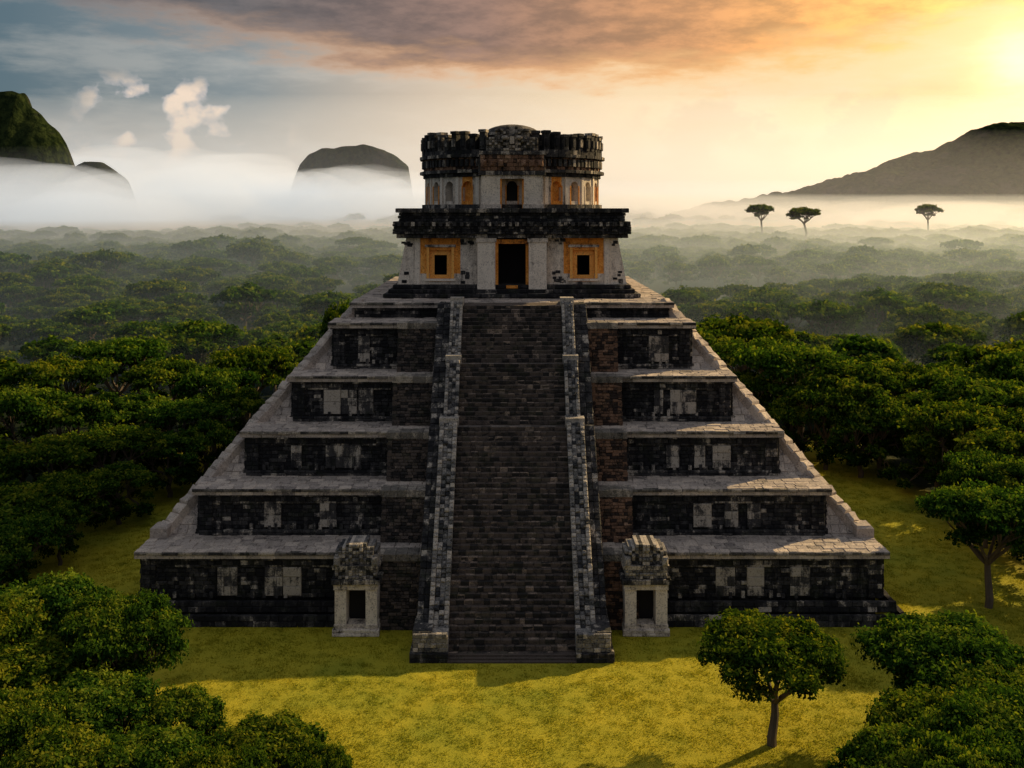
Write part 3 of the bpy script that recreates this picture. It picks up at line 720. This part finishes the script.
# ================================================================ MIST
def vol_mat(name,dens,col,g,em=0,ec=(1,1,1)):
    m,nt=mat_new(name); o=N(nt,'ShaderNodeOutputMaterial')
    s=N(nt,'ShaderNodeVolumeScatter'); s.inputs['Color'].default_value=(*col,1); s.inputs['Density'].default_value=dens; s.inputs['Anisotropy'].default_value=g
    e=N(nt,'ShaderNodeEmission'); e.inputs[0].default_value=(*ec,1); e.inputs[1].default_value=em*dens  # added glow standing in for light scattered many times in the mist
    a=N(nt,'ShaderNodeAddShader'); L(nt,s.outputs[0],a.inputs[0]); L(nt,e.outputs[0],a.inputs[1]); L(nt,a.outputs[0],o.inputs['Volume'])
    return m
mist=empty('mist')
def wedge(name,W,y0,y1,y2,zn,zf,mat):
    """haze body whose top climbs from zn at y0 to zf at y1, level to y2"""
    q=MB(); v_=[(-W,y0,-2),(W,y0,-2),(W,y2,-2),(-W,y2,-2),(-W,y0,zn),(W,y0,zn),(W,y1,zf),(-W,y1,zf),(W,y2,zf),(-W,y2,zf)]
    q.v=v_; q.f=[(0,3,2,1),(0,1,5,4),(4,5,6,7),(7,6,8,9),(2,3,9,8),(1,2,8,6,5),(3,0,4,7,9)]; q.t=[0]*7
    return q.obj(name,mat,mist)
wedge('haze_low',3500,132,260,6000,8,18.5,vol_mat('haze_low',.0024,(.62,.80,.92),.55,.05,(.35,.75,1)))
wedge('haze_mid',3600,300,900,6100,8,42,vol_mat('haze_mid',.0009,(.8,.87,.93),.55,.12,(.6,.82,1)))
wedge('haze_high',3700,500,1900,6200,10,85,vol_mat('haze_high',.0010,(.9,.93,.95),.6,.28,(.78,.9,1)))
wedge('haze_air',3800,450,2600,6300,14,330,vol_mat('haze_air',.00028,(.9,.92,.95),.6,.22,(.85,.92,1)))
def vell(name,c,r,mat,rz=0):
    q=MB(); ball(q,(0,0,0),1,.5,1,1,1,40,20)
    o3=Vector((c[0]*.013,c[1]*.013,0))
    q.v=[tuple(Vector(p)*(1+.22*noise.noise(Vector(p)*1.6+o3)+.10*noise.noise(Vector(p)*3.7+o3))) for p in q.v]
    ob=q.obj(name,mat,mist); ob.location=c; ob.scale=r; ob.rotation_euler=(0,0,rz)
    me=ob.data; me.polygons.foreach_set('use_smooth',[True]*len(me.polygons)); return ob
VM=vol_mat('bank',.0060,(.95,.96,.98),.45,.36,(.78,.9,1))
VR=vol_mat('bank_thin',.0026,(.95,.96,.98),.5,.30,(1,.9,.75))
RM=random.Random(11)
k=0
for (px,pz,Y,rx,rz) in ((-60,15,820,170,60),(30,12,830,140,50),(95,5,840,110,36),(150,15,930,120,52),(195,30,1080,110,60),(235,16,1020,120,62),(280,10,1050,120,58),(330,12,1060,120,58),(370,12,1040,120,57),(410,8,1070,110,52),(450,5,1150,150,54),(20,60,1300,200,46),(110,60,1350,160,50),(230,60,1350,120,45)):
    vell('mist_bank_%d'%k,(Xat(px,Y),Y,pz),(rx,90,rz),VM,RM.uniform(-.3,.3)); k+=1
for (px,pz,Y,rx,rz) in ((600,5,1100,180,50),(690,0,1050,220,42),(790,0,980,200,36),(880,-2,930,180,40),(960,2,900,150,30),(1040,-4,880,220,38),(720,25,1600,260,40)):
    vell('mist_bank_%d'%k,(Xat(px,Y),Y,pz),(rx,100,rz),VR,RM.uniform(-.3,.3)); k+=1

# ================================================================ WORLD
w=bpy.data.worlds.new('World'); scene.world=w; w.use_nodes=True; nt=w.node_tree; nt.nodes.clear()
SAZ=math.radians(56); SEL=math.radians(26)
sk=N(nt,'ShaderNodeTexSky',sky_type='NISHITA'); sk.sun_disc=False; sk.sun_elevation=SEL; sk.sun_rotation=SAZ
bg1=N(nt,'ShaderNodeBackground'); bg1.inputs[1].default_value=.008; L(nt,sk.outputs[0],bg1.inputs[0])
gen=N(nt,'ShaderNodeTexCoord').outputs['Generated']; sp=N(nt,'ShaderNodeSeparateXYZ'); L(nt,gen,sp.inputs[0])
az=math_(nt,'ARCTAN2',sp.outputs[0],sp.outputs[1]); el=math_(nt,'ARCSINE',sp.outputs[2])
azn=math_(nt,'ADD',math_(nt,'DIVIDE',az,2*math.pi),.5)
def azp(px): return .5+math.atan((px-512)/F)/(2*math.pi)
back=(.20,.20,.22)
base=ramp_(nt,azn,[(.0,back),(.30,(.10,.15,.19)),(azp(0),(.085,.135,.165)),(azp(250),(.23,.26,.27)),(azp(430),(.64,.51,.38)),(azp(620),(.92,.69,.42)),(azp(850),(.92,.67,.35)),(azp(1020),(1.0,.67,.28)),(.68,(.9,.58,.32)),(.85,back),(1.0,back)],'LINEAR')
hor=ramp_(nt,azn,[(.0,back),(.30,(.30,.38,.45)),(azp(0),(.38,.48,.55)),(azp(250),(.52,.59,.63)),(azp(450),(.80,.71,.60)),(azp(700),(.90,.72,.49)),(azp(1020),(.90,.62,.30)),(.7,(.6,.5,.4)),(.85,back),(1.0,back)],'LINEAR')
deck=ramp_(nt,azn,[(.0,(.15,.16,.19)),(.30,(.05,.075,.10)),(azp(0),(.045,.065,.085)),(azp(250),(.09,.08,.08)),(azp(480),(.19,.115,.085)),(azp(700),(.46,.22,.08)),(azp(900),(.80,.38,.08)),(azp(1020),(1.0,.54,.14)),(.7,(.5,.35,.22)),(.85,(.15,.16,.19)),(1.0,(.15,.16,.19))],'LINEAR')
cn=noise_(nt,gen,7,7,.6,1,1,4.5)
cn2=noise_(nt,gen,22,6,.62,1,1,3.0)
c=mix_(nt,math_(nt,'MULTIPLY',smooth_(nt,cn,.42,.7),.18),base,(1.0,.88,.74))
c=mix_(nt,smooth_(nt,math_(nt,'ADD',el,math_(nt,'MULTIPLY',math_(nt,'SUBTRACT',cn2,.5),.05)),.085,.015),c,hor)
cu=noise_(nt,gen,26,9,.46,1,1,1.25)
cr=noise_(nt,gen,13,8,.55,1,1,1.6)
mr=math_(nt,'MULTIPLY',math_(nt,'MULTIPLY',smooth_(nt,az,.08,.18),smooth_(nt,el,.03,.05)),smooth_(nt,el,.13,.09))
c=mix_(nt,math_(nt,'MULTIPLY',math_(nt,'MULTIPLY',smooth_(nt,cr,.50,.60),mr),.4),c,(.62,.42,.26))
mask=math_(nt,'MULTIPLY',math_(nt,'MULTIPLY',smooth_(nt,az,-.44,-.36),smooth_(nt,az,-.20,-.27)),math_(nt,'MULTIPLY',smooth_(nt,el,.03,.05),smooth_(nt,el,.135,.11)))
cf=math_(nt,'MULTIPLY',smooth_(nt,cu,.535,.575),mask)
c=mix_(nt,math_(nt,'MULTIPLY',cf,.85),c,mix_(nt,smooth_(nt,cu,.55,.66),(.45,.43,.43),(.98,.76,.58)))
edge=ramp_(nt,azn,[(azp(-100),(.20,)*3),(azp(150),(.172,)*3),(azp(350),(.142,)*3),(azp(600),(.122,)*3),(azp(800),(.130,)*3),(azp(1000),(.165,)*3)],'LINEAR')
e2=math_(nt,'SUBTRACT',el,edge)
e2=math_(nt,'ADD',e2,math_(nt,'MULTIPLY',math_(nt,'SUBTRACT',cn,.5),.09))
e2=math_(nt,'ADD',e2,math_(nt,'MULTIPLY',math_(nt,'SUBTRACT',cn2,.5),.035))
dcol=mix_(nt,smooth_(nt,cn2,.3,.7),deck,mix_(nt,1.0,deck,(1.8,1.7,1.6),'MULTIPLY'))
fr_=ramp_(nt,azn,[(azp(0),(.14,.16,.18)),(azp(250),(.44,.28,.19)),(azp(500),(.82,.42,.18)),(azp(800),(1.0,.56,.19)),(azp(1000),(1,.7,.3))],'LINEAR')
dcol=mix_(nt,smooth_(nt,e2,.0,.04),fr_,dcol)
c=mix_(nt,smooth_(nt,e2,-.012,.02),c,dcol)
c=mix_(nt,smooth_(nt,el,.25,.7),c,(.27,.285,.32))
gd=Vector((math.sin(.475)*math.cos(.132),math.cos(.475)*math.cos(.132),math.sin(.132)))
vn=N(nt,'ShaderNodeVectorMath',operation='DOT_PRODUCT'); L(nt,gen,vn.inputs[0]); vn.inputs[1].default_value=gd
ang=math_(nt,'ARCCOSINE',vn.outputs['Value'])
ang=math_(nt,'ADD',ang,math_(nt,'MULTIPLY',math_(nt,'SUBTRACT',cn2,.5),.03))
g1=math_(nt,'POWER',2.718,math_(nt,'MULTIPLY',math_(nt,'MULTIPLY',ang,ang),-1/.03**2)); g2=math_(nt,'POWER',2.718,math_(nt,'MULTIPLY',ang,-1/.10))
add=mix_(nt,1.0,mix_(nt,g1,(0,0,0),(.55,.45,.3)),mix_(nt,g2,(0,0,0),(.40,.26,.10)),'ADD')
c=mix_(nt,1.0,c,add,'ADD')
bg2=N(nt,'ShaderNodeBackground'); bg2.inputs[1].default_value=1.0; L(nt,c,bg2.inputs[0])
ad=N(nt,'ShaderNodeAddShader'); L(nt,bg1.outputs[0],ad.inputs[0]); L(nt,bg2.outputs[0],ad.inputs[1])
o=N(nt,'ShaderNodeOutputWorld'); L(nt,ad.outputs[0],o.inputs[0])

sd=Vector((math.sin(SAZ)*math.cos(SEL),math.cos(SAZ)*math.cos(SEL),math.sin(SEL)))
sl=bpy.data.lights.new('sun','SUN'); sl.energy=5.8; sl.angle=math.radians(.6); sl.color=(1,.73,.36)
so=bpy.data.objects.new('sun',sl); root.objects.link(so); so.rotation_euler=sd.to_track_quat('Z','Y').to_euler(); so.location=(80,60,80)

cam=bpy.data.cameras.new('camera'); co=bpy.data.objects.new('camera',cam); root.objects.link(co)
cam.sensor_width=36; cam.lens=F*36/1024; cam.shift_y=-(384-210)/1024; cam.clip_end=20000; cam.clip_start=.5
co.location=(0,0,H); co.rotation_euler=(math.radians(90),0,0); scene.camera=co
scene.view_settings.view_transform='Standard'; scene.view_settings.look='None'; scene.view_settings.exposure=0
